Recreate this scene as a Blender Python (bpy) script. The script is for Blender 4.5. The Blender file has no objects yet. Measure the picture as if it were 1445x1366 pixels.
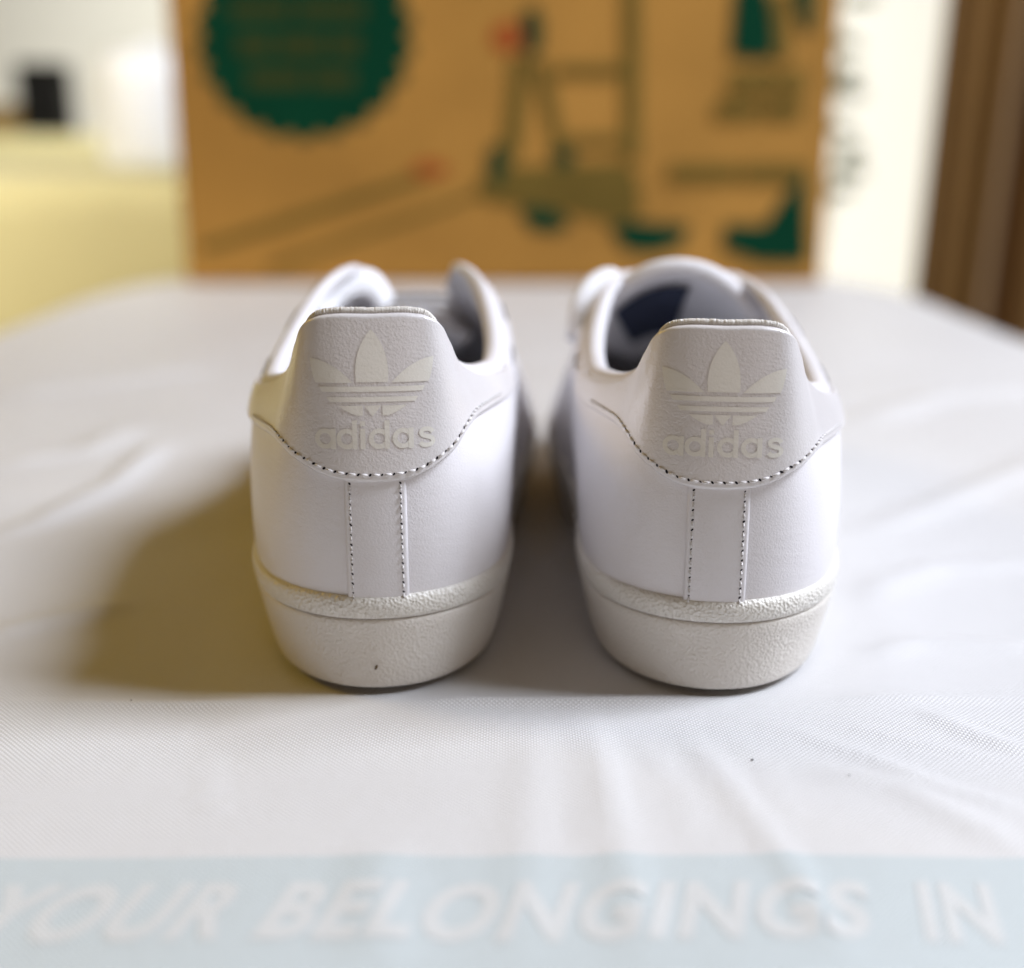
import bpy, bmesh, math, random
import numpy as np
from mathutils import Vector, Matrix
random.seed(4); RNG = np.random.default_rng(4)
R = math.radians
scene = bpy.context.scene
COL = scene.collection

# ------------------------------------------------------------------ camera
CAM_H, PITCH, FPX = 0.135, 16.0, 1700.0          # metres, degrees, focal length in photo pixels
cam = bpy.data.cameras.new('camera')
cam.sensor_width = 36.0; cam.sensor_fit = 'HORIZONTAL'
cam.lens = FPX / 1445.0 * 36.0
cam.clip_start = 0.01; cam.clip_end = 60
cam.dof.use_dof = True
cam.dof.focus_distance = 0.287
cam.dof.aperture_fstop = cam.lens / 10.0
cam_o = bpy.data.objects.new('camera', cam); COL.objects.link(cam_o)
cam_o.location = (0, 0, CAM_H); cam_o.rotation_euler = (R(90 - PITCH), 0, 0)
scene.camera = cam_o

# ------------------------------------------------------------------ light and exposure
w = bpy.data.worlds.new('World'); scene.world = w; w.use_nodes = True
bg = w.node_tree.nodes['Background']
bg.inputs[0].default_value = (1.0, 0.62, 0.10, 1); bg.inputs[1].default_value = 0.10

def area(name, loc, target, size, energy, color):
    l = bpy.data.lights.new(name, 'AREA'); l.shape = 'RECTANGLE'
    l.size, l.size_y = size; l.energy = energy; l.color = color
    o = bpy.data.objects.new(name, l); COL.objects.link(o)
    o.location = loc
    o.rotation_euler = (Vector(target) - Vector(loc)).to_track_quat('-Z', 'Y').to_euler()
    return o
area('window_light', (1.40, 0.36, 1.46), (0.0, 0.40, 0.03), (0.75, 0.85), 78, (0.84, 0.895, 1.0))
area('heel_fill_light', (0.35, -1.5, 0.40), (0, 0.4, 0.05), (1.5, 0.45), 3.0, (1.0, 0.90, 0.88))  # added fill behind the camera, brightens the heels more than the cloth
area('warm_fill_light', (-1.3, 0.75, 0.85), (-0.1, 0.35, 0.0), (0.35, 0.35), 5.0, (1.0, 0.62, 0.04))  # added fill from the left that tints the shade yellow
area('wall_fill_light', (-0.3, 2.4, 2.2), (-0.4, 4.0, 0.3), (1.6, 0.8), 29, (1.0, 0.98, 0.94)).data.spread = R(85)  # added fill aimed at the back wall
area('bed_fill_light', (-1.45, 0.15, 1.15), (-1.0, 1.75, -0.05), (0.4, 0.4), 8.0, (1.0, 0.96, 0.86)).data.spread = R(70)  # added narrow fill that brightens only the daybed
vs = scene.view_settings
vs.view_transform = 'Standard'; vs.look = 'None'; vs.gamma = 1; vs.exposure = 0.0
vs.use_curve_mapping = False
scene.cycles.use_denoising = True
scene.cycles.max_bounces = 8

# ------------------------------------------------------------------ helpers
def ray(px, py):
    c, s = math.cos(R(PITCH)), math.sin(R(PITCH))
    a, b = (px - 722.5) / FPX, (py - 683.0) / FPX
    return np.array([a, c - b * s, -s - b * c])     # right, forward, up
def on_z(px, py, z=0.0):
    d = ray(px, py); t = (z - CAM_H) / d[2]; return d * t + np.array([0, 0, CAM_H])
def on_y(px, py, y):
    d = ray(px, py); t = y / d[1]; return d * t + np.array([0, 0, CAM_H])

def link(name, me, mat=None, parent=None, smooth=True):
    o = bpy.data.objects.new(name, me); COL.objects.link(o)
    if mat is not None and not me.materials: me.materials.append(mat)
    if parent is not None: o.parent = parent
    if smooth and len(me.polygons): me.polygons.foreach_set('use_smooth', [True] * len(me.polygons))
    return o
def pyd(name, v, f, mat=None, parent=None, smooth=True):
    me = bpy.data.meshes.new(name)
    me.from_pydata([tuple(map(float, p)) for p in v], [], [tuple(map(int, q)) for q in f]); me.update()
    return link(name, me, mat, parent, smooth)
def from_bm(name, bm, mat=None, parent=None, smooth=True):
    bmesh.ops.recalc_face_normals(bm, faces=bm.faces[:])
    me = bpy.data.meshes.new(name); bm.to_mesh(me); bm.free()
    return link(name, me, mat, parent, smooth)
def fix(o):
    bm = bmesh.new(); bm.from_mesh(o.data)
    bmesh.ops.remove_doubles(bm, verts=bm.verts[:], dist=1e-6)
    bmesh.ops.recalc_face_normals(bm, faces=bm.faces[:]); bm.to_mesh(o.data); bm.free()
    return o
def tag(o, label, cat, group=None):
    o['label'] = label; o['category'] = cat
    if group: o['group'] = group
    return o
def struct(o): o['kind'] = 'structure'; return o
def empty(name, loc, rz=0):
    o = bpy.data.objects.new(name, None); COL.objects.link(o)
    o.location = loc; o.rotation_euler = (0, 0, rz); o.empty_display_size = 0.02; return o
def grid_faces(nu, nv, off=0, wrap=False):
    f = []
    for i in range(nu - 1 + (1 if wrap else 0)):
        for j in range(nv - 1):
            a, b = i * nv + j, ((i + 1) % nu) * nv + j
            f.append((off + a, off + b, off + b + 1, off + a + 1))
    return f
def box_bm(x0, x1, y0, y1, z0, z1, bev=0.0, seg=2):
    bm = bmesh.new()
    bmesh.ops.create_cube(bm, size=1.0)
    for v in bm.verts:
        v.co = Vector(((x0 + x1) / 2 + v.co.x * (x1 - x0), (y0 + y1) / 2 + v.co.y * (y1 - y0), (z0 + z1) / 2 + v.co.z * (z1 - z0)))
    if bev: bmesh.ops.bevel(bm, geom=bm.edges[:], offset=bev, segments=seg, profile=0.5, affect='EDGES')
    return bm
def lathe_bm(prof, n=32, cx=0, cy=0):
    bm = bmesh.new(); rings = []
    for r, z in prof:
        rings.append([bm.verts.new((cx + r * math.cos(2 * math.pi * i / n), cy + r * math.sin(2 * math.pi * i / n), z)) for i in range(n)])
    for a, b in zip(rings, rings[1:]):
        for i in range(n): bm.faces.new((a[i], a[(i + 1) % n], b[(i + 1) % n], b[i]))
    bm.faces.new(rings[0][::-1]); bm.faces.new(rings[-1])
    return bm
def tube(pts, rad, n=8, closed=False, cap=True, squash=None):
    pts = np.asarray(pts, float); m = len(pts)
    rad = np.broadcast_to(np.asarray(rad, float), (m,))
    T = np.gradient(pts, axis=0); T /= np.linalg.norm(T, axis=1)[:, None] + 1e-12
    V = []
    up = np.array([0, 0, 1.0])
    for i in range(m):
        a = np.cross(T[i], up)
        if np.linalg.norm(a) < 1e-4: a = np.array([1.0, 0, 0])
        a /= np.linalg.norm(a); b = np.cross(a, T[i])
        for j in range(n):
            t = 2 * math.pi * j / n
            sq = squash or (1, 1)
            V.append(pts[i] + rad[i] * (sq[0] * math.cos(t) * a + sq[1] * math.sin(t) * b))
    F = []
    for i in range(m - 1):
        for j in range(n):
            F.append((i * n + j, i * n + (j + 1) % n, (i + 1) * n + (j + 1) % n, (i + 1) * n + j))
    if cap:
        F.append(tuple(range(n))[::-1]); F.append(tuple(range((m - 1) * n, m * n)))
    return V, F

# ------------------------------------------------------------------ materials
def mat(name, col, rough=0.5, spec=0.5, var=0.0, var_scale=30, bumps=(), emit=None, sheen=0.0, sss=0.0):
    m = bpy.data.materials.new(name); m.use_nodes = True
    nt = m.node_tree; N = nt.nodes; L = nt.links
    p = N['Principled BSDF']
    p.inputs['Base Color'].default_value = (*col, 1)
    p.inputs['Roughness'].default_value = rough
    p.inputs['Specular IOR Level'].default_value = spec
    if sheen: p.inputs['Sheen Weight'].default_value = sheen
    if sss:
        p.inputs['Subsurface Weight'].default_value = sss
        p.inputs['Subsurface Radius'].default_value = (1, .8, .6); p.inputs['Subsurface Scale'].default_value = 0.002
    tc = N.new('ShaderNodeTexCoord')
    if var:
        nz = N.new('ShaderNodeTexNoise'); nz.inputs['Scale'].default_value = var_scale; nz.inputs['Detail'].default_value = 5
        L.new(tc.outputs['Object'], nz.inputs['Vector'])
        mr = N.new('ShaderNodeMapRange'); mr.inputs[1].default_value = .3; mr.inputs[2].default_value = .7
        mr.inputs[3].default_value = 1 - var; mr.inputs[4].default_value = 1 + var
        L.new(nz.outputs['Fac'], mr.inputs[0])
        mx = N.new('ShaderNodeMix'); mx.data_type = 'RGBA'; mx.blend_type = 'MULTIPLY'; mx.inputs[0].default_value = 1
        mx.inputs[6].default_value = (*col, 1)
        L.new(mr.outputs[0], mx.inputs[7]); L.new(mx.outputs[2], p.inputs['Base Color'])
        mr2 = N.new('ShaderNodeMapRange'); mr2.inputs[3].default_value = rough * .85; mr2.inputs[4].default_value = min(1, rough * 1.15)
        L.new(nz.outputs['Fac'], mr2.inputs[0]); L.new(mr2.outputs[0], p.inputs['Roughness'])
    prev = None
    for (kind, scale, strength, dist) in bumps:
        if kind == 'voronoi':
            t = N.new('ShaderNodeTexVoronoi'); t.feature = 'SMOOTH_F1'; t.inputs['Scale'].default_value = scale; out = t.outputs['Distance']
            if 'Smoothness' in t.inputs: t.inputs['Smoothness'].default_value = .6
        else:
            t = N.new('ShaderNodeTexNoise'); t.inputs['Detail'].default_value = 3; t.inputs['Scale'].default_value = scale; t.inputs['Detail'].default_value = 3; out = t.outputs['Fac']
        if kind == 'crease':
            mp = N.new('ShaderNodeMapping'); mp.inputs['Scale'].default_value = (.6, .6, 2.2); mp.inputs['Rotation'].default_value = (0, R(12), 0)
            L.new(tc.outputs['Object'], mp.inputs['Vector']); L.new(mp.outputs[0], t.inputs['Vector']); t.inputs['Distortion'].default_value = .6
        else: L.new(tc.outputs['Object'], t.inputs['Vector'])
        b = N.new('ShaderNodeBump'); b.inputs['Strength'].default_value = strength; b.inputs['Distance'].default_value = dist
        L.new(out, b.inputs['Height'])
        if prev: L.new(prev.outputs[0], b.inputs['Normal'])
        prev = b
    if prev: L.new(prev.outputs[0], p.inputs['Normal'])
    if emit:
        p.inputs['Emission Color'].default_value = (*emit[0], 1); p.inputs['Emission Strength'].default_value = emit[1]
    return m

M = {}
M['leather'] = mat('white_leather', (.72, .70, .725), .36, .5, .025, 45, [('noise', 1900, .26, .0004), ('crease', 260, .10, .0008)], sss=.0)
M['tab'] = mat('tab_leather', (.715, .69, .70), .33, .6, .03, 60, [('noise', 1700, .30, .0004), ('crease', 330, .11, .0006)])
M['tab'].node_tree.nodes['Principled BSDF'].inputs['Metallic'].default_value = .16     # pearly finish
M['foil'] = mat('cream_foil', (.78, .76, .71), .32, .5, .02, 90, [('noise', 1700, .12, .0004), ('crease', 330, .05, .0006)])
M['foil'].node_tree.nodes['Principled BSDF'].inputs['Metallic'].default_value = .12
M['rubber'] = mat('cream_rubber', (.675, .64, .595), .40, .45, .03, 50, [('voronoi', 1350, .5, .0005), ('noise', 1000, .2, .0005)])
M['bead'] = mat('bead_rubber', (.715, .69, .645), .33, .5, .03, 50, [('voronoi', 1250, .75, .0006), ('noise', 1400, .25, .0005)])
M['lining'] = mat('white_lining', (.81, .80, .83), .85, .2, .03, 50, [('noise', 1800, .3, .0006)], sheen=.2)
M['insole'] = mat('grey_insole', (.27, .28, .32), .8, .2, .1, 60)
M['label'] = mat('navy_patch', (.05, .06, .10), .8, .2, .1, 60)  # plain navy patch under the raised tongue
M['thread'] = mat('white_thread', (.72, .70, .70), .6, .3)
M['hole'] = mat('needle_hole', (.02, .018, .025), .9, .1)
M['groove'] = mat('groove_line', (.22, .18, .17), .8, .2)
M['lace'] = mat('white_lace', (.80, .80, .83), .8, .2, 0, 1, [('noise', 1500, .3, .0006)])
M['outsole'] = mat('outsole_rubber', (.22, .20, .18), .6, .3)  # rubber darkened to deepen the contact shadow under the sole
M['scuff'] = mat('brown_scuff', (.13, .09, .05), .7, .2)
M['edge'] = mat('tab_cut_edge', (.67, .64, .60), .6, .3, .08, 500, [('noise', 2200, .5, .0005)])

def cloth_mat(name, col, rough=.42):
    m = mat(name, col, rough, .4, .02, 14, [('noise', 160, .10, .0015)])
    nt = m.node_tree; N = nt.nodes; L = nt.links; p = N['Principled BSDF']
    tc = N.new('ShaderNodeTexCoord'); mp = N.new('ShaderNodeMapping'); mp.inputs['Rotation'].default_value = (0, 0, R(45))
    L.new(tc.outputs['Object'], mp.inputs['Vector'])
    ws = []
    for d in ('X', 'Y'):
        wv = N.new('ShaderNodeTexWave'); wv.wave_type = 'BANDS'; wv.bands_direction = d; wv.inputs['Scale'].default_value = 340
        wv.inputs['Distortion'].default_value = 0.0
        L.new(mp.outputs[0], wv.inputs['Vector']); ws.append(wv)
    mu = N.new('ShaderNodeMath'); mu.operation = 'MULTIPLY'
    L.new(ws[0].outputs['Fac'], mu.inputs[0]); L.new(ws[1].outputs['Fac'], mu.inputs[1])
    b = N.new('ShaderNodeBump'); b.inputs['Strength'].default_value = .6; b.inputs['Distance'].default_value = .0003
    L.new(mu.outputs[0], b.inputs['Height'])
    old = p.inputs['Normal'].links[0].from_socket
    L.new(old, b.inputs['Normal']); L.new(b.outputs[0], p.inputs['Normal'])
    # the gaps of the weave are a little darker than its threads
    bc = p.inputs['Base Color'].links[0].from_socket
    mr = N.new('ShaderNodeMapRange'); mr.inputs[3].default_value = .80; mr.inputs[4].default_value = 1.10
    L.new(mu.outputs[0], mr.inputs[0])
    mx = N.new('ShaderNodeMix'); mx.data_type = 'RGBA'; mx.blend_type = 'MULTIPLY'; mx.inputs[0].default_value = 1
    L.new(bc, mx.inputs[6]); L.new(mr.outputs[0], mx.inputs[7]); L.new(mx.outputs[2], p.inputs['Base Color'])
    return m
M['cloth'] = cloth_mat('woven_white_cloth', (.72, .71, .715))
M['band'] = cloth_mat('pale_blue_print', (.59, .645, .665))
M['print'] = cloth_mat('white_print', (.68, .69, .692))
M['card'] = mat('brown_cardboard', (.35, .180, .042), .85, .05, .24, 4, [('noise', 60, .05, .002)])
M['green'] = mat('green_ink', (.002, .036, .017), .7, .04, .1, 20)
M['olive'] = mat('thin_green_ink', (.13, .088, .02), .8, .04, .15, 20)
M['badge_words'] = mat('dim_olive_ink', (.035, .042, .012), .8, .04)
M['red'] = mat('orange_red_ink', (.30, .075, .02), .8, .04)
M['wall'] = mat('pale_wall_paint', (.72, .72, .66), .9, .2, .02, 2)
M['floor'] = mat('beige_floor', (.42, .36, .27), .6, .3, .08, 6)
M['yellow'] = mat('yellow_fabric', (.66, .60, .33), .9, .2, .03, 8, [('noise', 40, .2, .004)], sheen=.2)
M['white'] = mat('white_glaze', (.80, .82, .85), .3, .5, .01, 10)
M['black'] = mat('black_plastic', (.006, .006, .006), .6, .1, .1, 20)
M['brown'] = mat('brown_wood', (.22, .14, .04), .6, .3, .1, 20)
M['curtain'] = mat('brown_curtain', (.21, .115, .035), .85, .2, .08, 8, [('noise', 300, .2, .002)], sheen=.2)
M['leaf'] = mat('leaf_green', (.22, .28, .16), .5, .4, .15, 30)
M['pot'] = mat('clay_pot', (.40, .20, .11), .8, .2, .08, 20)
M['pane'] = mat('bright_window_pane', (.8, .8, .75), .4, .3, emit=((1.0, .98, .88), 0.66))
M['frame'] = mat('white_frame_paint', (.78, .77, .72), .6, .3, .02, 5)
M['table'] = mat('table_wood', (.30, .18, .09), .5, .4, .1, 10)

# ------------------------------------------------------------------ setting
struct(from_bm('floor', box_bm(-3.2, 3.2, -2.0, 4.3, -0.78, -0.72), M['floor'], smooth=False))
struct(from_bm('wall', box_bm(-3.2, 3.2, 4.2, 4.3, -0.72, 2.4), M['wall'], smooth=False))

# ------------------------------------------------------------------ table and cloth
TX, THW, TY0, TY1, TR = -0.008, 0.360, 0.02, 1.40, 0.33
def tab_sd(x, y):
    cx, cy, hx, hy = TX, (TY0 + TY1) / 2, THW, (TY1 - TY0) / 2
    qx, qy = np.abs(x - cx) - hx + TR, np.abs(y - cy) - hy + TR
    return np.hypot(np.maximum(qx, 0), np.maximum(qy, 0)) + np.minimum(np.maximum(qx, qy), 0) - TR
folds = []   # polyline, width, height, start taper, end taper
def fold(pts, width, height):
    folds.append((np.array([on_z(*p)[:2] for p in pts]), width, height))
fold([(-60, 990), (250, 989), (600, 991), (900, 989), (1200, 986), (1510, 982)], .0022, .0013)
fold([(820, 1000), (850, 1100), (880, 1220), (920, 1380)], .0042, .0009)
fold([(760, 1010), (745, 1150), (735, 1380)], .005, .0006)
fold([(960, 1020), (1040, 1120), (1120, 1230), (1200, 1380)], .0028, .0009)
fold([(1060, 1010), (1200, 1060), (1330, 1110), (1480, 1150)], .0022, .0009)
fold([(1120, 1085), (1260, 1105), (1480, 1215)], .004, .0010)
fold([(540, 1180), (530, 1260), (545, 1380)], .006, .0008)
fold([(1290, 1000), (1400, 1045), (1480, 1065)], .003, .0010)
for pts_ in ([(835, 1010), (846, 1060), (880, 1180)], [(800, 1005), (806, 1090), (830, 1210)], [(1010, 1015), (1090, 1090), (1130, 1180)], [(1150, 1010), (1290, 1050), (1440, 1075)],
             [(1240, 1080), (1340, 1120), (1460, 1140)], [(900, 1030), (950, 1110), (975, 1190)], [(1330, 1010), (1400, 1020), (1470, 1040)], [(300, 1050), (290, 1110), (310, 1160)]):
    fold(pts_, .0014, .00038)
fold([(-40, 770), (60, 740), (160, 690), (240, 620)], .006, .0034)
fold([(-40, 900), (100, 870), (200, 850)], .006, .0018)
fold([(-40, 560), (140, 545), (330, 520)], .010, .0036)
fold([(-40, 660), (120, 640), (200, 600)], .009, .0030)
fold([(1190, 760), (1300, 720), (1500, 640)], .008, .0026)
fold([(1190, 600), (1330, 560), (1500, 545)], .011, .0036)
fold([(1180, 930), (1300, 910), (1500, 915)], .005, .0016)
fold([(1200, 850), (1320, 800), (1500, 790)], .006, .0020)
def polydist(x, y, P):
    best = np.full(x.shape, 1e9); par = np.zeros(x.shape); tot = 0
    seg = np.linalg.norm(np.diff(P, axis=0), axis=1); L = seg.sum()
    for i in range(len(P) - 1):
        a, b = P[i], P[i + 1]; d = b - a
        t = np.clip(((x - a[0]) * d[0] + (y - a[1]) * d[1]) / (d @ d), 0, 1)
        r = np.hypot(x - a[0] - t * d[0], y - a[1] - t * d[1])
        m = r < best; best = np.where(m, r, best); par = np.where(m, (tot + t * seg[i]) / L, par); tot += seg[i]
    return best, par
def cloth_h(x, y):
    h = np.zeros(x.shape)
    for P, wd, ht in folds:
        d, t = polydist(x, y, P)
        h = h + ht * np.exp(-(d / wd) ** 2) * np.clip(np.sin(np.pi * np.clip(t, .02, .98)) * 1.6, 0, 1)
    h += .0005 * np.sin(x * 61 + 2 * np.sin(y * 23)) * np.sin(y * 37 + 1.3)
    h += .0010 * np.sin(x * 17 + y * 11) * np.sin(y * 13 - x * 9 + .5)
    # flattened under the shoes and the box
    for (cx, cy, rx, ry) in ((-.045, .42, .042, .15), (.064, .42, .042, .15)):
        q = np.hypot((x - cx) / rx, (y - cy) / ry)
        k = np.clip((q - .95) / .35, 0, 1); h = h * k * k * (3 - 2 * k)
    k = np.clip((1.14 - y) / .05, 0, 1); h = h * k
    return h
def cloth_pos(x, y):
    sd = tab_sd(x, y); e = 1e-4
    gx = (tab_sd(x + e, y) - sd) / e; gy = (tab_sd(x, y + e) - sd) / e
    g = np.hypot(gx, gy) + 1e-9; gx, gy = gx / g, gy / g
    r = 0.014; t = np.maximum(sd, 0); a = np.minimum(t / r, np.pi / 2)
    out = r * np.sin(a); dn = r * (1 - np.cos(a)) + np.maximum(t - r * np.pi / 2, 0)
    rip = .010 * np.clip(dn / .1, 0, 1) * np.sin(x * 44 + y * 38)
    px = np.where(sd > 0, x - gx * t + gx * (out + rip), x); py = np.where(sd > 0, y - gy * t + gy * (out + rip), y)
    return px, py, cloth_h(x, y) * np.exp(-t / .02) - dn
sk = .16
xs = np.arange(TX - THW - sk, TX + THW + sk + .001, .003)
ys = np.concatenate([np.arange(TY0 - sk, .16, .005), np.arange(.16, .34, .0014), np.arange(.34, TY1 + sk, .004)])
X, Y = np.meshgrid(xs, ys, indexing='ij')
px, py, pz = cloth_pos(X, Y)
V = np.stack([px, py, pz], -1).reshape(-1, 3)
nx, ny = len(xs), len(ys)
I = np.arange(nx * ny).reshape(nx, ny)
F = np.stack([I[:-1, :-1], I[1:, :-1], I[1:, 1:], I[:-1, 1:]], -1).reshape(-1, 4)
me = bpy.data.meshes.new('tablecloth')
me.vertices.add(len(V)); me.vertices.foreach_set('co', V.ravel())
me.loops.add(F.size); me.loops.foreach_set('vertex_index', F.ravel())
me.polygons.add(len(F)); me.polygons.foreach_set('loop_start', np.arange(0, F.size, 4)); me.polygons.foreach_set('loop_total', np.full(len(F), 4))
me.update(calc_edges=True); me.validate()
cloth = tag(link('tablecloth', me, M['cloth']), 'creased white woven cloth with pale blue printed lettering, under both sneakers', 'tablecloth')

# printed band and lettering lie on the cloth
yb0, yb1 = on_z(722, 1420)[1], on_z(722, 1208)[1]
bx = xs[(xs > -.30) & (xs < .30)]; by = np.concatenate([[yb0], ys[(ys > yb0 + 1e-5) & (ys < yb1 - 1e-5)], [yb1]])
BX, BY = np.meshgrid(bx, by, indexing='ij')
bv = np.stack([BX, BY, cloth_h(BX, BY) + .00012], -1).reshape(-1, 3)
band = pyd('printed_band', bv, grid_faces(len(bx), len(by)), M['band'], cloth)
ty0, ty1 = on_z(722, 1331)[1], on_z(722, 1245)[1]
for word, xa, xb in (('YOUR', -22, 326), ('BELONGINGS', 364, 1240), ('IN', 1286, 1424)):
    tcu = bpy.data.curves.new('lettering', 'FONT'); tcu.body = word
    tcu.size = 1.0; tcu.shear = .36; tcu.offset = .045; tcu.space_character = 1.12; tcu.resolution_u = 4
    tob = bpy.data.objects.new('lettering', tcu); COL.objects.link(tob)
    bpy.context.view_layer.update()
    tme = bpy.data.meshes.new_from_object(tob.evaluated_get(bpy.context.evaluated_depsgraph_get()))
    bpy.data.objects.remove(tob); bpy.data.curves.remove(tcu)
    bm = bmesh.new(); bm.from_mesh(tme)
    co = np.array([v.co[:] for v in bm.verts]); mn, mxx = co.min(0), co.max(0)
    tx0, tx1 = on_z(xa, 1290)[0], on_z(xb, 1290)[0]
    for v in bm.verts:
        v.co.x = tx0 + (v.co.x - mn[0]) / (mxx[0] - mn[0]) * (tx1 - tx0); v.co.y = ty0 + (v.co.y - mn[1]) / (mxx[1] - mn[1]) * (ty1 - ty0); v.co.z = 0
    for xx in xs[(xs > tx0) & (xs < tx1)]:
        bmesh.ops.bisect_plane(bm, geom=bm.verts[:] + bm.edges[:] + bm.faces[:], plane_co=(xx, 0, 0), plane_no=(1, 0, 0))
    for yy in ys[(ys > ty0) & (ys < ty1)]:
        bmesh.ops.bisect_plane(bm, geom=bm.verts[:] + bm.edges[:] + bm.faces[:], plane_co=(0, yy, 0), plane_no=(0, 1, 0))
    co = np.array([v.co[:] for v in bm.verts]); hz = cloth_h(co[:, 0], co[:, 1]) + .00024
    for v, z in zip(bm.verts, hz): v.co.z = z
    me = bpy.data.meshes.new('printed_lettering'); bm.to_mesh(me); bm.free()
    link('printed_lettering', me, M['print'], band)

for (sx_, sy_, r_) in ((1062, 1072, .00024), (1198, 1099, .00014), (185, 987, .0002)):
    p_ = on_z(sx_, sy_); bm = bmesh.new(); bmesh.ops.create_uvsphere(bm, u_segments=8, v_segments=5, radius=r_)
    h_ = float(cloth_h(np.array(p_[0]), np.array(p_[1])))
    for v in bm.verts: v.co = Vector((p_[0] + v.co.x * 1.2, p_[1] + v.co.y * 1.4, h_ + .0002 + v.co.z * .5))
    from_bm('dust_speck', bm, M['hole'], cloth)
tb = empty('table', (TX, (TY0 + TY1) / 2, -.72))
bm = box_bm(-THW + .003, THW - .003, -(TY1 - TY0) / 2 + .003, (TY1 - TY0) / 2 - .003, .69, .718)
bmesh.ops.bevel(bm, geom=[e for e in bm.edges if abs(e.verts[0].co.z - e.verts[1].co.z) > .01], offset=TR, segments=10, profile=.5, affect='EDGES')
from_bm('tabletop', bm, M['table'], tb, smooth=False)
for sx in (-1, 1):
    for sy in (-1, 1):
        from_bm('leg', box_bm(sx * .24 - .025, sx * .24 + .025, sy * .52 - .025, sy * .52 + .025, 0, .689, .004), M['table'], tb, smooth=False)
tag(tb, 'wooden table that carries the white cloth', 'table')

# ------------------------------------------------------------------ sneaker surface
KB = np.array([(0,2),(9,3.2),(17.5,7),(25,13.5),(30.5,22),(34.5,34),(36.3,48),(36.5,65),(36.5,85),(37.5,105),(40,125),(42.5,142),(45,160),(47,180),(48,200),(46.5,222),(41,246),(30,268),(15,283),(0,288)], float)
KE = np.array([(0,7,95.2),(9,7.5,95.2),(14.2,9.0,93.6),(16.9,13.5,88.0),(19.6,21,81.0),(25,33,75.6),(31,48,73),(33.8,65,72),(34.2,86,75.5),(31.5,107,82.5),(26.5,125,89.5),(19,139,92.5),(14.5,155,86),(12.5,175,76),(10,195,66),(7,203,62.5),(4.5,206,61),(2.5,207.5,60.3),(1,208,60),(0,208,60)], float)
KO2 = np.interp(np.arange(20), [0, 2, 6, 10, 14, 19], [3.2, 3.4, 4.5, 9, 18, 35])
KDZ = np.interp(np.arange(20), [0, 2, 6, 10, 14, 19], [-.30, -.28, -.15, -.06, .05, .10])
KBU = np.interp(np.arange(20), [0, 3, 6, 10, 14, 19], [3.4, 3.2, 3.0, 2.0, 1.0, 1.0])
def crom(K, k):
    """Catmull-Rom through the key rows K at parameter k >= 0 (row 0 mirrored in its first column)."""
    K = np.asarray(K, float)
    if K.ndim == 1: K = K[:, None]; sc = True
    else: sc = False
    first = K[1].copy(); last = K[-2].copy()
    if not sc: first[0] = -first[0]; last[0] = -last[0]
    P = np.vstack([first, K, last])
    k = np.clip(k, 0, len(K) - 1 - 1e-9); i = np.floor(k).astype(int); t = (k - i)[..., None]
    a, b, c, d = P[i], P[i + 1], P[i + 2], P[i + 3]
    r = .5 * ((2 * b) + (-a + c) * t + (2 * a - 5 * b + 4 * c - d) * t ** 2 + (-a + 3 * b - 3 * c + d) * t ** 3)
    return r[..., 0] if sc else r
ZB = 24.0
def base(k):
    s = np.where(k < 0, -1.0, 1.0); b = crom(KB, np.abs(k)); return np.stack([b[..., 0] * s * .955, b[..., 1]], -1)
def edge(k):
    s = np.where(k < 0, -1.0, 1.0); b = crom(KE, np.abs(k)); lat = np.where(k < 0, 3.0, 0) * np.exp(-((np.abs(k) - 7.4) / 2.6) ** 2)
    return np.stack([b[..., 0] * s, b[..., 1], b[..., 2] - lat], -1)
def bnormal(k):
    e = 1e-3; d = base(np.asarray(k) + e) - base(np.asarray(k) - e); d /= np.linalg.norm(d, axis=-1)[..., None] + 1e-12
    return np.stack([d[..., 1], -d[..., 0]], -1)
def S(k, v):
    k = np.asarray(k, float); v = np.asarray(v, float); k, v = np.broadcast_arrays(k, v)
    a = np.abs(k); B = base(k); E = edge(k); n = bnormal(k); h = E[..., 2] - ZB
    o2, dz, bu = crom(KO2, a), crom(KDZ, a), crom(KBU, a)
    P0 = np.concatenate([B, np.full(B.shape[:-1] + (1,), ZB)], -1)
    P1 = P0.copy(); P1[..., :2] += n * bu[..., None]; P1[..., 2] += .38 * h
    P2 = E.copy(); P2[..., :2] += n * o2[..., None]; P2[..., 2] += dz * h
    t = v[..., None]; u = 1 - t
    return u ** 3 * P0 + 3 * u * u * t * P1 + 3 * u * t * t * P2 + t ** 3 * E
def SN(k, v, off):
    k = np.asarray(k, float); v = np.asarray(v, float); k, v = np.broadcast_arrays(k, v); e = 2e-3
    p = S(k, v); du = S(k + e, v) - S(k - e, v); dv = S(k, np.minimum(v + e, 1)) - S(k, np.maximum(v - e, 0))
    n = np.cross(du, dv); n /= np.linalg.norm(n, axis=-1)[..., None] + 1e-12
    return p + n * np.asarray(off)[..., None], n
vt = np.linspace(0, 1, 240)
def v_of_z(k, z):
    k = np.asarray(k, float); z = np.asarray(z, float); k, z = np.broadcast_arrays(k, z)
    kf, zf = k.ravel(), z.ravel(); out = np.empty(kf.shape)
    for c in range(0, len(kf), 400):
        Z = S(kf[c:c + 400, None], vt[None, :])[..., 2]
        for i in range(len(Z)): out[c + i] = np.interp(zf[c + i], Z[i], vt)
    return out.reshape(k.shape)
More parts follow.
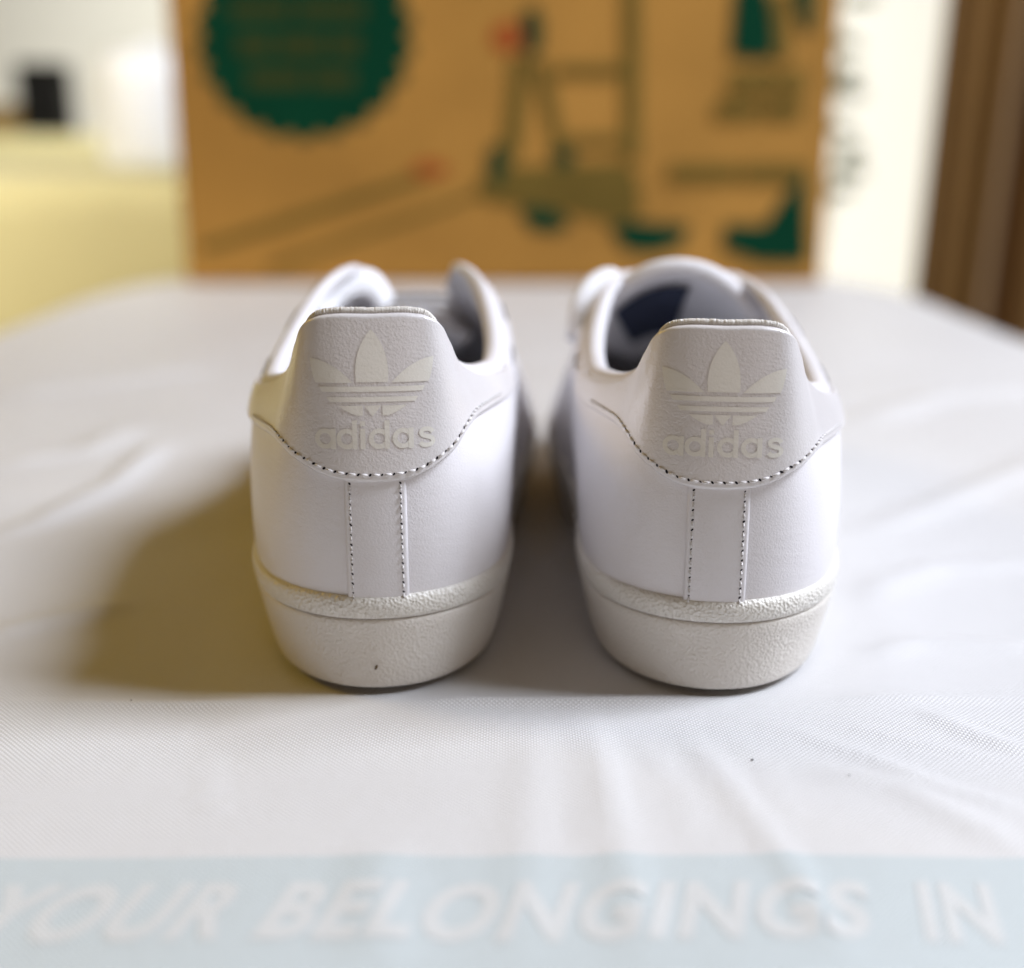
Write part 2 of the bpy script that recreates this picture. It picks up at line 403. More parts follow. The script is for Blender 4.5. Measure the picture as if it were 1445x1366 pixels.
# arc-length chart on the back of the heel: (X mm round the heel, z mm) -> k
_zs = np.arange(24, 95.2, 1.0); _ks = np.linspace(-5.5, 5.5, 111); _arc = []
for z in _zs:
    ke = np.array([k for k in _ks if edge(np.array(k))[2] > z + .05] or [0.0])
    p = S(ke, v_of_z(ke, z)); L = np.concatenate([[0], np.cumsum(np.linalg.norm(np.diff(p, axis=0), axis=1))])
    L -= np.interp(0, ke, L); _arc.append((L, ke))
def chart(Xm, z, off):
    Xm, z = np.broadcast_arrays(np.asarray(Xm, float), np.asarray(z, float)); ks = np.empty(Xm.shape)
    for idx in np.ndindex(Xm.shape):
        f = np.clip((z[idx] - 24), 0, len(_zs) - 1.001); i = int(f); t = f - i
        ka = np.interp(Xm[idx], *_arc[i]); kb = np.interp(Xm[idx], *_arc[i + 1]); ks[idx] = ka * (1 - t) + kb * t
    return SN(ks, v_of_z(ks, z), np.broadcast_to(off, Xm.shape))

MM = .001
ZBM = np.array([55.6, 56.5, 60.6, 65.2, 66.4, 66.2, 65.8, 65.4])   # lower edge of the heel tab by key, inner side
ZBL = np.array([55.6, 56.5, 59.6, 62.4, 62.7, 61.8, 61.0, 60.6])   # outer side
def tab_z(k):
    a = np.minimum(np.abs(k), 7 - 1e-6); return np.where(np.asarray(k) < 0, crom(ZBL, a), crom(ZBM, a))
FLIP = [1]
TAB_OFF = 1.55

def patch(name, ks, v0, v1, off, rim, nv, material, parent, rim_top=True, rim_side=True):
    """A leather overlay: outer skin off mm above the upper, edges rolled down to it."""
    nk = len(ks); a = np.linspace(0, 1, nv); K = np.repeat(ks[:, None], nv, 1)
    Vv = v0[:, None] + (v1 - v0)[:, None] * a[None, :]
    p = S(K, Vv); lv = np.concatenate([np.zeros((nk, 1)), np.cumsum(np.linalg.norm(np.diff(p, axis=1), axis=2), 1)], 1)
    d = lv.copy()
    if rim_top: d = np.minimum(d, lv[:, -1:] - lv)
    if rim_side:
        mid = p[:, nv // 2]; lk = np.concatenate([[0], np.cumsum(np.linalg.norm(np.diff(mid, axis=0), axis=1))])
        dk = np.minimum(lk, lk[-1] - lk)[:, None]; d = np.minimum(d, dk)
    q = np.clip(d / rim, 0, 1); o = -.5 + (off + .5) * np.sqrt(np.clip(1 - (1 - q) ** 2, 0, 1))
    P, _ = SN(K, np.clip(Vv, 0, 1), o)
    return pyd(name, P.reshape(-1, 3) * MM, grid_faces(nk, nv), material, parent)
def edge_spaced(n, lo, hi, r):
    """n samples lo..hi, crowded at both ends within r of the range."""
    m = max(4, n // 6)
    return np.unique(np.concatenate([lo + (hi - lo) * r * np.linspace(0, 1, m) ** 1.5, np.linspace(lo + (hi - lo) * r, hi - (hi - lo) * r, n), hi - (hi - lo) * r * np.linspace(0, 1, m) ** 1.5]))

# logo shapes in enlarged photo pixels
def LZ(x, y): return FLIP[0] * (np.asarray(x, float) - 624.0) / 19.2, 91.5 - (np.asarray(y, float) - 340.0) / 19.1
def rows_shape(rows, sub=5, nx=9):
    rows = np.array(rows, float); t = np.linspace(0, len(rows) - 1, (len(rows) - 1) * sub + 1); i = np.arange(len(rows))
    y, l, r = (np.interp(t, i, rows[:, c]) for c in range(3)); a = np.linspace(0, 1, nx)
    return l[:, None] + (r - l)[:, None] * a, np.repeat(y[:, None], nx, 1)
def ring_shape(cx, cy, ro, ri, n=40, m=4):
    t = np.linspace(0, 2 * np.pi, n); r = np.linspace(ri, ro, m)
    return cx + np.cos(t)[:, None] * r, cy + np.sin(t)[:, None] * r
def rect_shape(x0, x1, y0, y1, nx=4, ny=12):
    a, b = np.meshgrid(np.linspace(y0, y1, ny), np.linspace(x0, x1, nx), indexing='ij'); return b, a
def stroke_shape(pts, wd, m=4):
    P = np.array(pts, float); t = np.linspace(0, len(P) - 1, len(P) * 4)
    PP = np.vstack([2 * P[0] - P[1], P, 2 * P[-1] - P[-2]]); i = np.minimum(t.astype(int), len(P) - 2); f = (t - i)[:, None]
    a, b, c, d = PP[i], PP[i + 1], PP[i + 2], PP[i + 3]
    Q = .5 * ((2 * b) + (-a + c) * f + (2 * a - 5 * b + 4 * c - d) * f ** 2 + (-a + 3 * b - 3 * c + d) * f ** 3)
    T = np.gradient(Q, axis=0); T /= np.linalg.norm(T, axis=1)[:, None]; Nn = np.stack([-T[:, 1], T[:, 0]], 1)
    s = np.linspace(-wd / 2, wd / 2, m); return Q[:, 0:1] + Nn[:, 0:1] * s, Q[:, 1:2] + Nn[:, 1:2] * s
mid = [(340, 622, 626), (355, 609, 639), (372, 597, 651), (392, 585, 663), (415, 574, 674), (442, 564, 684), (470, 557, 691), (500, 553, 695), (530, 551, 697), (552, 552, 696), (570, 554, 694)]
lf = [(464, 357, 362), (470, 357, 392), (480, 358, 418), (492, 359, 442), (508, 361, 468), (525, 364, 490), (545, 368, 512), (560, 373, 527), (572, 378, 538)]
mir = lambda rows: [(y, 1248 - r, 1248 - l) for y, l, r in rows]
seg = [(673, 475, 581), (682, 487, 581), (692, 501, 581), (703, 521, 581), (711, 540, 581), (717, 556, 581)]
EMBLEM = [('emblem_leaf', [rows_shape(mid)]), ('emblem_leaf', [rows_shape(lf)]), ('emblem_leaf', [rows_shape(mir(lf))]),
          ('emblem_stripe', [rows_shape([(589, 393, 855), (612, 404, 844)], 4, 30)]), ('emblem_stripe', [rows_shape([(635, 424, 824), (657, 438, 810)], 4, 28)]),
          ('emblem_segment', [rows_shape(seg)]), ('emblem_segment', [rows_shape(mir(seg))]), ('emblem_segment', [rows_shape([(673, 587, 661), (720, 623, 625)], 6)])]
SP = [(885, 799), (875, 788), (858, 784), (841, 788), (834, 799), (841, 811), (860, 818), (879, 826), (886, 839), (878, 852), (859, 857), (840, 854), (829, 843)]
LETTERS = [[ring_shape(413, 820, 46, 25), rect_shape(438, 460, 775, 866)], [ring_shape(508, 820, 46, 25), rect_shape(532, 554, 738, 866)],
           [rect_shape(567, 589, 775, 866), rect_shape(567, 589, 741, 763, 4, 5)], [ring_shape(650, 820, 46, 25), rect_shape(674, 696, 738, 866)],
           [ring_shape(754, 820, 46, 25), rect_shape(778, 800, 775, 866)], [stroke_shape(SP, 20)]]
def foil_mesh(name, shapes, parent, off=TAB_OFF + .12):
    Vs, Fs = [], []; n = 0
    for q, (sx, sy) in enumerate(shapes):
        Xm, Zm = LZ(sx, sy); P, _ = chart(Xm, Zm, off + .03 * q)
        Vs.append(P.reshape(-1, 3) * MM); Fs += grid_faces(*sx.shape, off=n); n += sx.size
    return pyd(name, np.vstack(Vs), Fs, M['foil'], parent)

def stitches(path_kv, spacing, off, parent, radius=.34):
    """threads and needle holes along a curve given as dense (k, v)."""
    K, Vv = path_kv; P, Nn = SN(K, Vv, np.full(K.shape, off))
    L = np.concatenate([[0], np.cumsum(np.linalg.norm(np.diff(P, axis=0), axis=1))]); n = int(L[-1] // spacing)
    pos = np.linspace(0, L[-1], n + 1)
    at = lambda s: np.array([np.interp(s, L, P[:, c]) for c in range(3)]); nat = lambda s: np.array([np.interp(s, L, Nn[:, c]) for c in range(3)])
    tv, tf, hv, hf = [], [], [], []
    for i in range(n):
        jit = RNG.normal(0, .08)
        a, b = pos[i] + spacing * .2 + jit, pos[i + 1] - spacing * .2 + jit
        pts = []
        for t in np.linspace(0, 1, 6):
            s = a + (b - a) * t; pts.append(at(s) + nat(s) * (.02 + .28 * math.sin(math.pi * t)))
        vv, ff = tube(pts, np.array([.15, .30, .36, .36, .30, .15]) * radius / .34, 6); m = len(tv)
        tv += list(np.array(vv) * MM); tf += [tuple(m + q for q in f) for f in ff]
    for i in range(n + 1):
        c, nn = at(pos[i]), nat(pos[i]); tdir = at(min(pos[i] + .1, L[-1])) - at(max(pos[i] - .1, 0)); tdir /= np.linalg.norm(tdir)
        bd = np.cross(nn, tdir); r = radius * RNG.uniform(.7, 1.15); m = len(hv); sl = RNG.uniform(.3, .7)
        hv.append((c + nn * .12) * MM)
        for j in range(8):
            t = 2 * math.pi * j / 8; hv.append((c + nn * .09 + tdir * r * 1.0 * math.cos(t) + (bd + sl * tdir) * r * 1.15 * math.sin(t)) * MM)
        hf += [(m, m + 1 + j, m + 1 + (j + 1) % 8) for j in range(8)]
    o = pyd('stitch_threads', tv, tf, M['thread'], parent); o['kind'] = 'stuff'
    o = pyd('stitch_holes', hv, hf, M['hole'], parent); o['kind'] = 'stuff'

_cache = {}
def sole_ring(prof, ks):
    drop = np.interp(np.abs(ks), [0, 1.2, 3.2, 5], [.30, .38, .72, .85])[:, None]
    """prof: (outward offset mm, z mm, forward lift) swept round the outline."""
    B, n = base(ks), bnormal(ks)
    return np.stack([np.concatenate([B + n * (o * drop if (o < 0 and z > 1.0) else o * (.6 + .4 * drop) if o < 0 else o), np.full((len(ks), 1), z)], 1) for o, z in prof], 1)

def sneaker(loc, yaw, tongue_t, label, lace_loops, rows, flip):
    root = empty('sneaker', loc, yaw); FLIP[0] = flip
    # upper
    ku = np.concatenate([np.linspace(-19, -7, 97)[:-1], np.linspace(-7, 7, 141), np.linspace(7, 19, 97)[1:]])
    va = np.linspace(0, 1, 42); K = np.repeat(ku[:, None], 42, 1)
    P = S(K, np.repeat(va[None], len(ku), 0))
    fix(pyd('upper', P.reshape(-1, 3) * MM, grid_faces(len(ku), 42), M['leather'], root))
    # heel tab with its foil emblem
    kt = edge_spaced(120, -7.0, 7.0, .02); zl = tab_z(kt)
    o = patch('heel_tab', kt, v_of_z(kt, zl), np.full(len(kt), 1.0), TAB_OFF, .9, 70, M['tab'], root)
    for nm, sh in EMBLEM: foil_mesh(nm, sh, o)
    for sh in LETTERS: foil_mesh('letter', sh, o)
    kk = np.linspace(-5.6, 5.6, 300); stitches((kk, v_of_z(kk, tab_z(kk) + 2.2)), 2.75, TAB_OFF, o)
    # cut edge of the tab lining
    ke = np.linspace(-2.9, 2.9, 200); E = edge(ke); n = bnormal(ke)
    E[:, :2] -= n * 1.0; E[:, 2] += .45 + RNG.normal(0, .04, 200)
    vv, ff = tube(E * MM, (.85 + .04 * np.sin(np.arange(200) * 1.9) + RNG.normal(0, .03, 200)) * MM, 8)
    pyd('tab_edge', vv, ff, M['edge'], root)
    # heel strap
    Xs = np.linspace(-7.6, 7.6, 30); zz = np.linspace(24.5, 59, 40)
    XX, ZZ = np.meshgrid(Xs, zz, indexing='ij'); d = np.minimum(XX - Xs[0], Xs[-1] - XX); q = np.clip(d / .6, 0, 1)
    taper = 1 + .02 * (59 - ZZ) / 35
    Pp, _ = chart(XX * taper, ZZ, -.4 + (.75 + .4) * np.sqrt(np.clip(1 - (1 - q) ** 2, 0, 1)))
    st = pyd('heel_strap', Pp.reshape(-1, 3) * MM, grid_faces(30, 40), M['leather'], root)
    for sx in (-5.9, 5.9):
        zs = np.linspace(25.5, 55.6, 120); Xa = np.full(120, sx) * (1 + .02 * (59 - zs) / 35)
        ks_ = np.empty(120)
        for i in range(120):
            j = int(min(zs[i] - 24, len(_zs) - 2)); ks_[i] = np.interp(Xa[i], *_arc[j])
        stitches((ks_, v_of_z(ks_, zs)), 2.35, .75, st, .27)
    # sole unit
    kr = np.concatenate([np.linspace(-19, -7, 70)[:-1], np.linspace(-7, 7, 121), np.linspace(7, 19, 70)[1:-1]])
    def ring(name, prof, material, parent=root, cap=False):
        p = sole_ring(prof, kr); nk, m = p.shape[:2]
        f = grid_faces(nk, m, wrap=True)
        if cap: f.append(tuple(i * m for i in range(nk)))
        return fix(pyd(name, p.reshape(-1, 3) * MM, f, material, parent))
    ring('outsole', [(-10, .0), (-7.4, .0), (-7.0, .2), (-6.8, .9), (-6.6, 2.6)], M['outsole'], cap=True)
    ms = ring('midsole', [(-7.2, 2.2), (-5.2, 1.6), (-4.3, 1.6), (-3.8, 2.1), (-3.3, 3.2), (-2.4, 6), (-1.3, 10), (-.3, 14), (.5, 17.5), (.85, 19.3), (.85, 20.1), (.6, 20.6), (.1, 20.75)], M['rubber'])
    ring('groove', [(.1, 20.5), (.55, 20.72), (.55, 20.95), (.1, 21.2)], M['groove'])
    ring('foxing_bead', [(.1, 20.9), (.9, 21.0), (1.2, 21.4), (1.45, 22.2), (1.6, 23.2), (1.75, 24.4), (1.7, 25.5), (1.4, 26.4), (.8, 26.9), (-.6, 27.0)], M['bead'])
    # collar and lining
    kc = np.linspace(2.3, 11.2, 120)
    for s in (-1, 1):
        E = edge(kc * s); n = bnormal(kc * s); wdt = np.interp(kc, [2.3, 4, 6, 9, 11.2], [1.2, 2.6, 3.4, 2.8, 1.6])
        E[:, :2] -= n * (wdt * .9)[:, None]; E[:, 2] -= .3
        vv, ff = tube(E * MM, wdt * MM, 12); pyd('collar', vv, ff, M['leather'], root)
    kl = np.linspace(-12.5, 12.5, 151); vl = np.linspace(.02, .985, 24); K = np.repeat(kl[:, None], 24, 1)
    P = S(K, np.repeat(vl[None], 151, 0)); n = bnormal(kl)
    off = np.interp(np.abs(kl), [0, 2, 5, 8, 11, 12.5], [2.2, 2.6, 5.5, 5.5, 3, 2])[:, None] * np.interp(vl, [0, .5, .85, 1], [1, 1.25, 1.1, .9])[None]
    P[..., :2] -= n[:, None, :] * off[..., None]
    pyd('lining', P.reshape(-1, 3) * MM, grid_faces(151, 24), M['lining'], root)
    ki = np.linspace(-18.9, 18.9, 90); Bi = base(ki) - bnormal(ki) * 4.0
    pv = [(0, 60 * MM, 27 * MM), (0, 200 * MM, 27 * MM)] + [(b[0] * MM, b[1] * MM, 28.5 * MM) for b in Bi]
    bm = bmesh.new(); vs_ = [bm.verts.new(p) for p in pv[2:]]; bm.faces.new(vs_); from_bm('insole', bm, M['insole'], root, smooth=False)
    # tongue
    (y1, z1, w1, dr1, xs1) = tongue_t
    na, ntt = 21, 26; tv = np.zeros((ntt, na, 3))
    for i, t in enumerate(np.linspace(0, 1, ntt)):
        yc = 206 + (y1 - 206) * t; zc = 56 + (z1 - 56) * t ** .92; wd = 13 + (w1 - 13) * t ** .8; dr = 5 + (dr1 - 5) * t
        for j, a in enumerate(np.linspace(-1, 1, na)):
            rnd = 9 * max(0, (t - .8) / .2) ** 2 * abs(a) ** 3
            tv[i, j] = (a * wd + xs1 * t, yc + rnd, zc - dr * abs(a) ** 2.1 - rnd * .4)
    o = pyd('tongue', tv.reshape(-1, 3) * MM, grid_faces(ntt, na), M['lining'], root)
    m = o.modifiers.new('thickness', 'SOLIDIFY'); m.thickness = .006; m.offset = 0
    m = o.modifiers.new('round', 'SUBSURF'); m.levels = 2; m.render_levels = 2
    if flip < 0:      # dark navy patch on the underside of the raised tongue
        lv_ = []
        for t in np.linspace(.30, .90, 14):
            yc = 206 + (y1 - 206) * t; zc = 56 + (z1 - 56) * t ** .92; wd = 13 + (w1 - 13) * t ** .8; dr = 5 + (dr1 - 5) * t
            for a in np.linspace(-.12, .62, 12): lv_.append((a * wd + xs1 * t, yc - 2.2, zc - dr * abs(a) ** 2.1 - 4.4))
        pyd('inner_patch', np.array(lv_) * MM, grid_faces(14, 12), M['label'], root)
    # laces across the eyestays
    def ribbon(pts, wd, th, parent=root, nm='lace', dirv=None):
        pts = np.array(pts, float); t = np.linspace(0, len(pts) - 1, (len(pts) - 1) * 6 + 1)
        PP = np.vstack([2 * pts[0] - pts[1], pts, 2 * pts[-1] - pts[-2]]); i = np.minimum(t.astype(int), len(pts) - 2); f = (t - i)[:, None]
        a, b, c, d = PP[i], PP[i + 1], PP[i + 2], PP[i + 3]
        Q = .5 * ((2 * b) + (-a + c) * f + (2 * a - 5 * b + 4 * c - d) * f ** 2 + (-a + 3 * b - 3 * c + d) * f ** 3)
        T = np.gradient(Q, axis=0); T /= np.linalg.norm(T, axis=1)[:, None]
        W = np.array(dirv if dirv is not None else (0, 1, -.45), float); Vv = []
        for q, tt in zip(Q, T):
            w_ = W - tt * (W @ tt); w_ /= np.linalg.norm(w_); u_ = np.cross(tt, w_)
            for j in range(10):
                an = 2 * math.pi * j / 10; Vv.append(q + w_ * wd / 2 * math.cos(an) + u_ * th / 2 * math.sin(an))
        m_ = len(Q); Fv = [(r * 10 + j, r * 10 + (j + 1) % 10, (r + 1) * 10 + (j + 1) % 10, (r + 1) * 10 + j) for r in range(m_ - 1) for j in range(10)]
        Fv += [tuple(range(10))[::-1], tuple(range((m_ - 1) * 10, m_ * 10))]
        return pyd(nm, np.array(Vv) * MM, Fv, M['lace'], parent)
    for q, kq in enumerate(rows):
        a = S(np.array(-kq), np.array(.93)); b = S(np.array(kq), np.array(.93)); top = (a[2] + b[2]) / 2 + 2.6
        ribbon([a + (0, 0, -1.0), a + (1.5, 0, 1.6), ((a[0] + b[0]) / 2, a[1], top), b + (-1.5, 0, 1.6), b + (0, 0, -1.0)], 7, 1.6)
    for lp in lace_loops: ribbon(lp, 11, 4.5, dirv=(0.1, .5, .85))
    # three side stripes and the toe cap
    for s in (-1, 1):
        for i in range(3):
            nv = 24; a = np.linspace(0, 1, nv); kcn = 12.2 - i * 1.35 - a * 1.5
            ks2 = np.linspace(-.33, .33, 10); K = (kcn[None] + ks2[:, None]) * s; Vv = np.repeat((.03 + a * .80)[None], 10, 0)
            dd = np.minimum(np.arange(10), np.arange(10)[::-1])[:, None]
            P, _ = SN(K, Vv, np.where(dd == 0, -.3, .7) * np.ones((10, nv))); 
            pyd('side_stripe', P.reshape(-1, 3) * MM, grid_faces(10, nv), M['leather'], root)
    # shell toe cap
    kk = np.concatenate([np.linspace(15.4, 18.98, 40)]); parts = []
    Vs, Fs, cnt = [], [], 0
    for s in (-1, 1):
        K = np.repeat((kk * s)[:, None], 20, 1); Vv = np.repeat(np.linspace(.0, .72, 20)[None], 40, 0)
        P, _ = SN(K, Vv, np.full(K.shape, 1.8) * np.sin(np.clip(np.linspace(1, 0, 20) / .1, 0, 1) * math.pi / 2)[None] - .2)
        Vs.append(P.reshape(-1, 3)); Fs += grid_faces(40, 20, off=cnt); cnt += 800
    pyd('toe_cap', np.vstack(Vs) * MM, Fs, M['rubber'], root)
    root['label'] = label; root['category'] = 'sneaker'; root['group'] = 'pair of white sneakers seen from behind'
    return root, ms

L_root, L_mid = sneaker((-.0325, .2742, .0006), R(4.2), (172, 72, 18, 9, 2), 'left-hand white leather sneaker with brown scuff speck on its heel sole',
    [[(-29, 130, 74), (-27, 134, 82), (-20, 139, 87), (-12, 143, 86), (-8, 146, 79)]], (13.0, 13.4, 13.8), 1)
# the right sneaker is laid out as a left one and mirrored, its lettering kept readable
R_root, R_mid = sneaker((.0491, .2732, .0006), R(-6.2), (127, 97.5, 35, 27, 2), 'right-hand white leather sneaker with tall tongue arching up behind its heel tab',
    [[(34, 120, 72), (33, 126, 82), (29, 132, 88), (23, 137, 90), (18, 140, 86)]], (11.25, 11.9, 12.5, 13.1, 13.7), -1)
def bend_parts(o):      # the forefoot swings towards the inner side
    for c in o.children:
        if c.type == 'MESH':
            n_ = len(c.data.vertices); a_ = np.empty(n_ * 3); c.data.vertices.foreach_get('co', a_)
            q_ = np.clip((a_[1::3] - .040) / .150, 0, 1); a_[0::3] += .0092 * q_ * q_ * (3 - 2 * q_)
            c.data.vertices.foreach_set('co', a_); c.data.update()
        bend_parts(c)
bend_parts(L_root); bend_parts(R_root)
def mirror_parts(o):
    for c in o.children:
        if c.type == 'MESH':
            n_ = len(c.data.vertices); a_ = np.empty(n_ * 3); c.data.vertices.foreach_get('co', a_); a_[0::3] *= -1
            c.data.vertices.foreach_set('co', a_); c.data.flip_normals(); c.data.update()
        mirror_parts(c)
mirror_parts(R_root)
R_root.scale = (1, 1, .972)
# small scuff on the left heel
Bq = base(np.array(-.1)); 
bm = bmesh.new(); bmesh.ops.create_uvsphere(bm, u_segments=10, v_segments=6, radius=1)
for v in bm.verts: v.co = Vector((v.co.x * .0004 + v.co.z * .0002 - .0012, v.co.y * .0002 + .0019, v.co.z * .0007 + .0077))
from_bm('scuff_mark', bm, M['scuff'], L_mid)

# ------------------------------------------------------------------ cardboard box
BXY = 1.17
b0, b1 = on_y(263, 390, BXY), on_y(1137, 390, BXY)
bxr = empty('cardboard_box', ((b0[0] + b1[0]) / 2, BXY, .0012))
W2 = (b1[0] - b0[0]) / 2; H = .46; D = .13
from_bm('body', box_bm(-W2, W2, 0, D, 0, H, .003, 2), M['card'], bxr, smooth=False)
for s in (-1, 1):
    from_bm('top_flap', box_bm(-W2, W2, (D / 2 + .001) if s > 0 else .001, (D - .001) if s > 0 else D / 2 - .001, H + .001, H + .005), M['card'], bxr, smooth=False)
from_bm('edge_strip', box_bm(W2 + .0005, W2 + .016, .004, .05, .0, H - .01, .002), M['card'], bxr, smooth=False)
layer = [0]
def ink(name, polys, material, closed=True):
    layer[0] += 1; bm = bmesh.new(); yy = -.0004 - .00012 * layer[0]
    for poly in polys:
        vs_ = []
        for (x, y) in poly:
            p = on_y(x, y, BXY); vs_.append(bm.verts.new((p[0] - bxr.location.x, yy, p[2] - bxr.location.z)))
        f = bm.faces.new(vs_)
    bmesh.ops.recalc_face_normals(bm, faces=bm.faces[:])
    bmesh.ops.triangulate(bm, faces=bm.faces[:])
    return from_bm(name, bm, material, bxr, smooth=False)
def rct(x0, y0, x1, y1): return [(x0, y0), (x1, y0), (x1, y1), (x0, y1)]
def band_px(x0, y0, x1, y1, wd):
    d = math.hypot(x1 - x0, y1 - y0); nx_, ny_ = -(y1 - y0) / d * wd / 2, (x1 - x0) / d * wd / 2
    return [(x0 + nx_, y0 + ny_), (x1 + nx_, y1 + ny_), (x1 - nx_, y1 - ny_), (x0 - nx_, y0 - ny_)]
sc = []
for i in range(240):
    t = 2 * math.pi * i / 240; r = 136 + 16 * abs(math.sin(t * 11)); sc.append((430 + r * 1.03 * math.cos(t), 50 + r * math.sin(t)))
ink('printed_badge', [sc], M['green'])
ink('printed_words', [rct(325, 2, 410, 26), rct(420, 2, 515, 26), rct(335, 50, 385, 78), rct(393, 50, 460, 78), rct(468, 50, 508, 78), rct(350, 98, 430, 124), rct(438, 98, 500, 124)], M['badge_words'])
ink('printed_line', [band_px(283, 352, 620, 243, 14)], M['olive'])
ink('printed_line', [band_px(380, 378, 680, 272, 9)], M['olive'])
ink('printed_blob', [[(580, 236), (600, 226), (626, 230), (636, 242), (612, 250), (588, 248)]], M['red'])
ink('printed_blob', [[(695, 40), (720, 28), (738, 40), (736, 68), (714, 76), (692, 60)]], M['red'])
ink('printed_figure', [[(738, 15), (756, 8), (766, 30), (764, 70), (748, 82), (738, 60)]], M['green'])
ink('printed_figure', [[(722, 78), (748, 82), (742, 140), (734, 215), (712, 240), (708, 200), (716, 140)], [(752, 82), (772, 90), (786, 150), (800, 222), (784, 232), (770, 170), (756, 120)]], M['olive'])
ink('printed_machine', [[(680, 250), (700, 232), (735, 236), (800, 232), (880, 228), (900, 250), (905, 300), (880, 318), (800, 300), (740, 292), (690, 285), (672, 268)]], M['olive'])
ink('printed_wheel', [[(732, 300), (750, 290), (790, 300), (806, 316), (790, 328), (752, 326)]], M['green'])
ink('printed_wheel', [[(860, 320), (890, 312), (940, 316), (974, 318), (962, 345), (920, 358), (880, 352)]], M['green'])
ink('printed_shadow', [[(690, 210), (708, 200), (716, 236), (700, 262), (688, 250)]], M['green'])
ink('printed_shadow', [[(776, 214), (806, 206), (812, 228), (790, 238)]], M['green'])
ink('printed_post', [rct(880, -30, 903, 226)], M['olive'])
ink('printed_frame', [rct(786, 92, 878, 108)], M['olive'])
ink('printed_frame', [rct(800, 192, 878, 206)], M['olive'])
ink('printed_tree', [[(1038, -20), (1082, -20), (1096, 78), (1062, 84), (1030, 76)]], M['green'])
ink('printed_tree', [[(1118, -20), (1150, -20), (1148, 48), (1132, 40)]], M['green'])
ink('printed_words', [rct(1030, 100, 1060, 132), rct(1066, 98, 1096, 132), rct(1104, 100, 1134, 132), rct(1010, 142, 1070, 168), rct(1078, 142, 1130, 168), rct(1092, -10, 1112, 84)], M['olive'])
ink('printed_words', [rct(945, 232, 1040, 256), rct(1046, 232, 1138, 256)], M['olive'])
ink('printed_corner', [[(1138, 236), (1138, 370), (1072, 370), (1020, 350), (1022, 316), (1080, 318), (1104, 280)]], M['green'])
tag(bxr, 'large brown cardboard box with dark green printing standing behind the sneakers', 'box')

# ------------------------------------------------------------------ background left: yellow daybed and things on it
bed = empty('daybed', (-.98, 1.62, -.72))
from_bm('mattress', box_bm(-.75, .62, -.02, 1.0, .36, .81, .05, 5), M['yellow'], bed)
from_bm('back_ledge', box_bm(-.75, .62, 1.003, 1.35, .30, .862, .03, 4), M['yellow'], bed)
from_bm('base_frame', box_bm(-.73, .60, 0, 1.34, .08, .36, .01, 2), M['brown'], bed, smooth=False)
for sx in (-.68, .55):
    for sy in (.05, 1.29): from_bm('leg', box_bm(sx - .03, sx + .03, sy - .03, sy + .03, 0, .08), M['brown'], bed, smooth=False)
tag(bed, 'pale yellow upholstered daybed at the left behind the cloth', 'daybed')
jar = empty('white_jar', (-.495, 1.74, .0905))
from_bm('body', lathe_bm([(.02, 0), (.058, .0), (.070, .006), (.074, .02), (.075, .06), (.075, .125), (.073, .14), (.066, .147), (.02, .1475)], 40), M['white'], jar)
from_bm('lid', lathe_bm([(.02, .148), (.060, .148), (.064, .152), (.060, .158), (.02, .160), (.012, .164), (.010, .170), (.002, .172)], 32), M['white'], jar)
tag(jar, 'white rounded jar on the yellow daybed beside the cardboard box', 'jar')
pb = on_y(70, 190, 2.78)
spk = empty('black_speaker', (pb[0], 2.78, .143))
from_bm('body', box_bm(-.05, .05, -.04, .04, 0, .150, .008, 3), M['black'], spk, smooth=False)
from_bm('speaker_cone', lathe_bm([(.03, -.001), (.03, .002), (.022, .004), (.006, .001), (.005, .003)], 24), M['black'], spk)
spk.children[-1].rotation_euler = (R(90), 0, 0); spk.children[-1].location = (0, -.0405, .055)
tag(spk, 'small black upright box on the yellow ledge at far left', 'speaker')
pb = on_y(5, 190, 2.80)
wb = empty('brown_box', (pb[0], 2.80, .143))
from_bm('body', box_bm(-.07, .062, -.05, .05, 0, .05, .004), M['brown'], wb, smooth=False)
from_bm('lid', box_bm(-.072, .064, -.052, .052, .051, .064, .004), M['brown'], wb, smooth=False)
tag(wb, 'low brown box left of the small black upright box', 'box')

# ------------------------------------------------------------------ background right: window, curtain, plant
win = empty('window', (1.15, 4.19, -.5))
from_bm('pane', box_bm(-.62, .62, -.012, -.004, .05, 2.1), M['pane'], win, smooth=False)
for a in ((-.68, -.62, -.04, -.001, 0, 2.16), (.62, .68, -.04, -.001, 0, 2.16), (-.62, .62, -.04, -.001, 0, .05), (-.62, .62, -.04, -.001, 2.1, 2.16)):
    from_bm('frame', box_bm(*a), M['frame'], win, smooth=False)
tag(win, 'bright cream window between the cardboard box and the brown curtain', 'window')

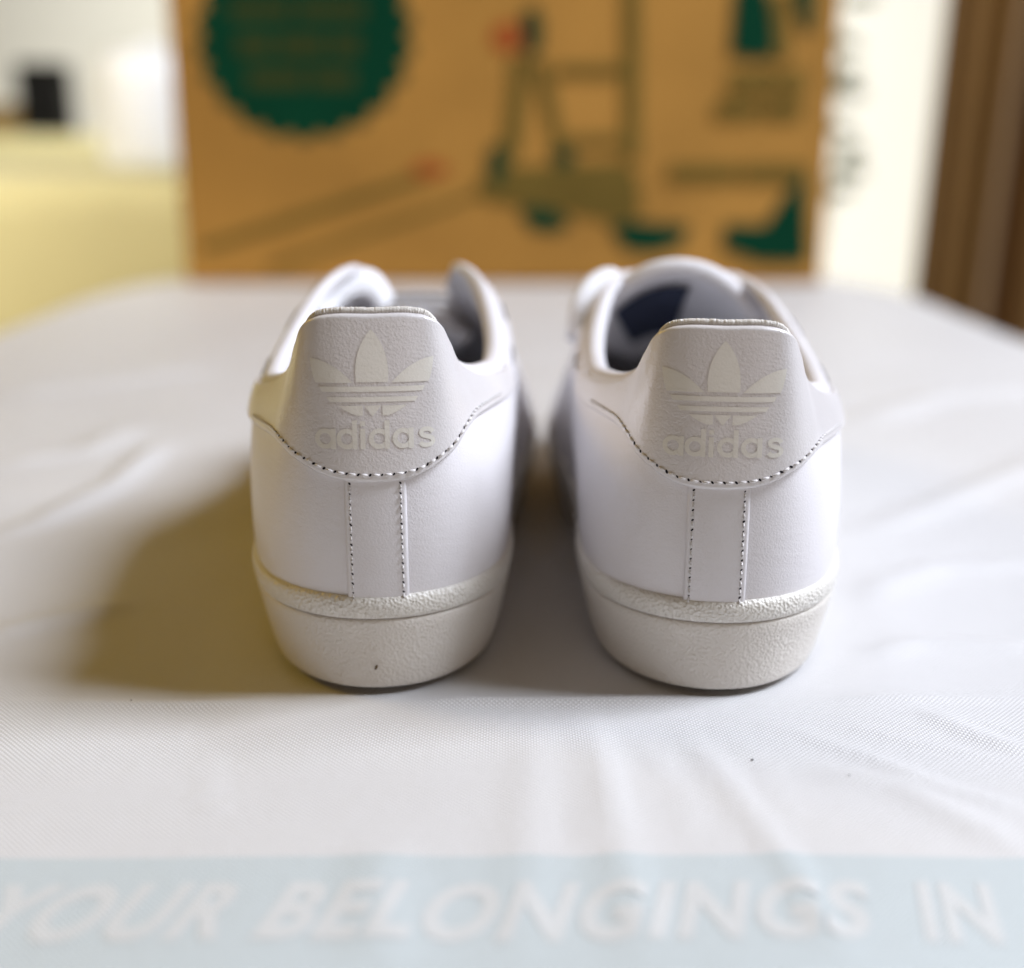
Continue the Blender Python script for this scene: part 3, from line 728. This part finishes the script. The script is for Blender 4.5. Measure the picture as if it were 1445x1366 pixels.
cu_y = 1.75; pc0, pc1 = on_y(1344, 0, cu_y), on_y(1292, 430, cu_y)
cux, cuz = [], []
nu_, nz_ = 160, 30; cv = []
for i in range(nu_):
    a = i / (nu_ - 1)
    for j in range(nz_):
        b = j / (nz_ - 1); z = -.70 + 1.9 * b
        lean = (pc1[0] + (pc0[0] - pc1[0]) * (z - pc1[2]) / (pc0[2] - pc1[2]))
        ph = a * 2 * math.pi * 7.5 + .25 * math.sin(b * 3)
        cv.append((lean + a * .75 + .006 * math.sin(ph * 2), cu_y + .035 * math.sin(ph) + .012 * math.sin(ph * 1.7 + 1), z))
cur = pyd('curtain', cv, grid_faces(nu_, nz_), M['curtain'])
m = cur.modifiers.new('thickness', 'SOLIDIFY'); m.thickness = .004
tag(cur, 'brown pleated curtain hanging at the right edge', 'curtain')

plant = empty('potted_plant', (.722, 3.0, -.72))
from_bm('pot', lathe_bm([(.06, 0), (.085, 0), (.11, .20), (.12, .205), (.12, .23), (.105, .23), (.10, .21), (.02, .205)], 32), M['pot'], plant)
def leaf(base_p, d, ln, wd):
    d = Vector(d).normalized(); side = d.cross(Vector((0, -1, .2))).normalized(); nn = side.cross(d); vv = []; n = 9
    for i in range(n):
        t = i / (n - 1); w_ = wd * math.sin(math.pi * min(1, t * .93 + .05)) ** .8; c = Vector(base_p) + d * ln * t + Vector((0, 0, -.25 * ln * t * t))
        for s in (-1, 0, 1): vv.append(c + side * w_ * s + nn * (.12 * wd * abs(s)))
    return pyd('leaf', vv, grid_faces(n, 3), M['leaf'], plant)
for i, (dx, z, ang) in enumerate([(.05, .78, .3), (.06, .80, .9), (.04, .96, .25), (.03, .98, .8), (.05, 1.16, .5), (.02, .88, .1), (.01, 1.07, .2), (.03, .72, .6), (-.04, .90, 2.4), (-.03, 1.05, 2.8), (.0, 1.2, 1.5)]):
    vv, ff = tube([(dx * .1, 0, .2), (dx * .35, .01 * (i % 3), .2 + (z - .2) * .5), (dx, .015 * (i % 3 - 1), z)], [.004, .003, .002], 6)
    pyd('stem', vv, ff, M['leaf'], plant)
    leaf((dx, .015 * (i % 3 - 1), z), (math.cos(ang), .1, math.sin(ang) * .7), .085, .018)
tag(plant, 'leafy potted plant peeking out right of the cardboard box', 'plant')
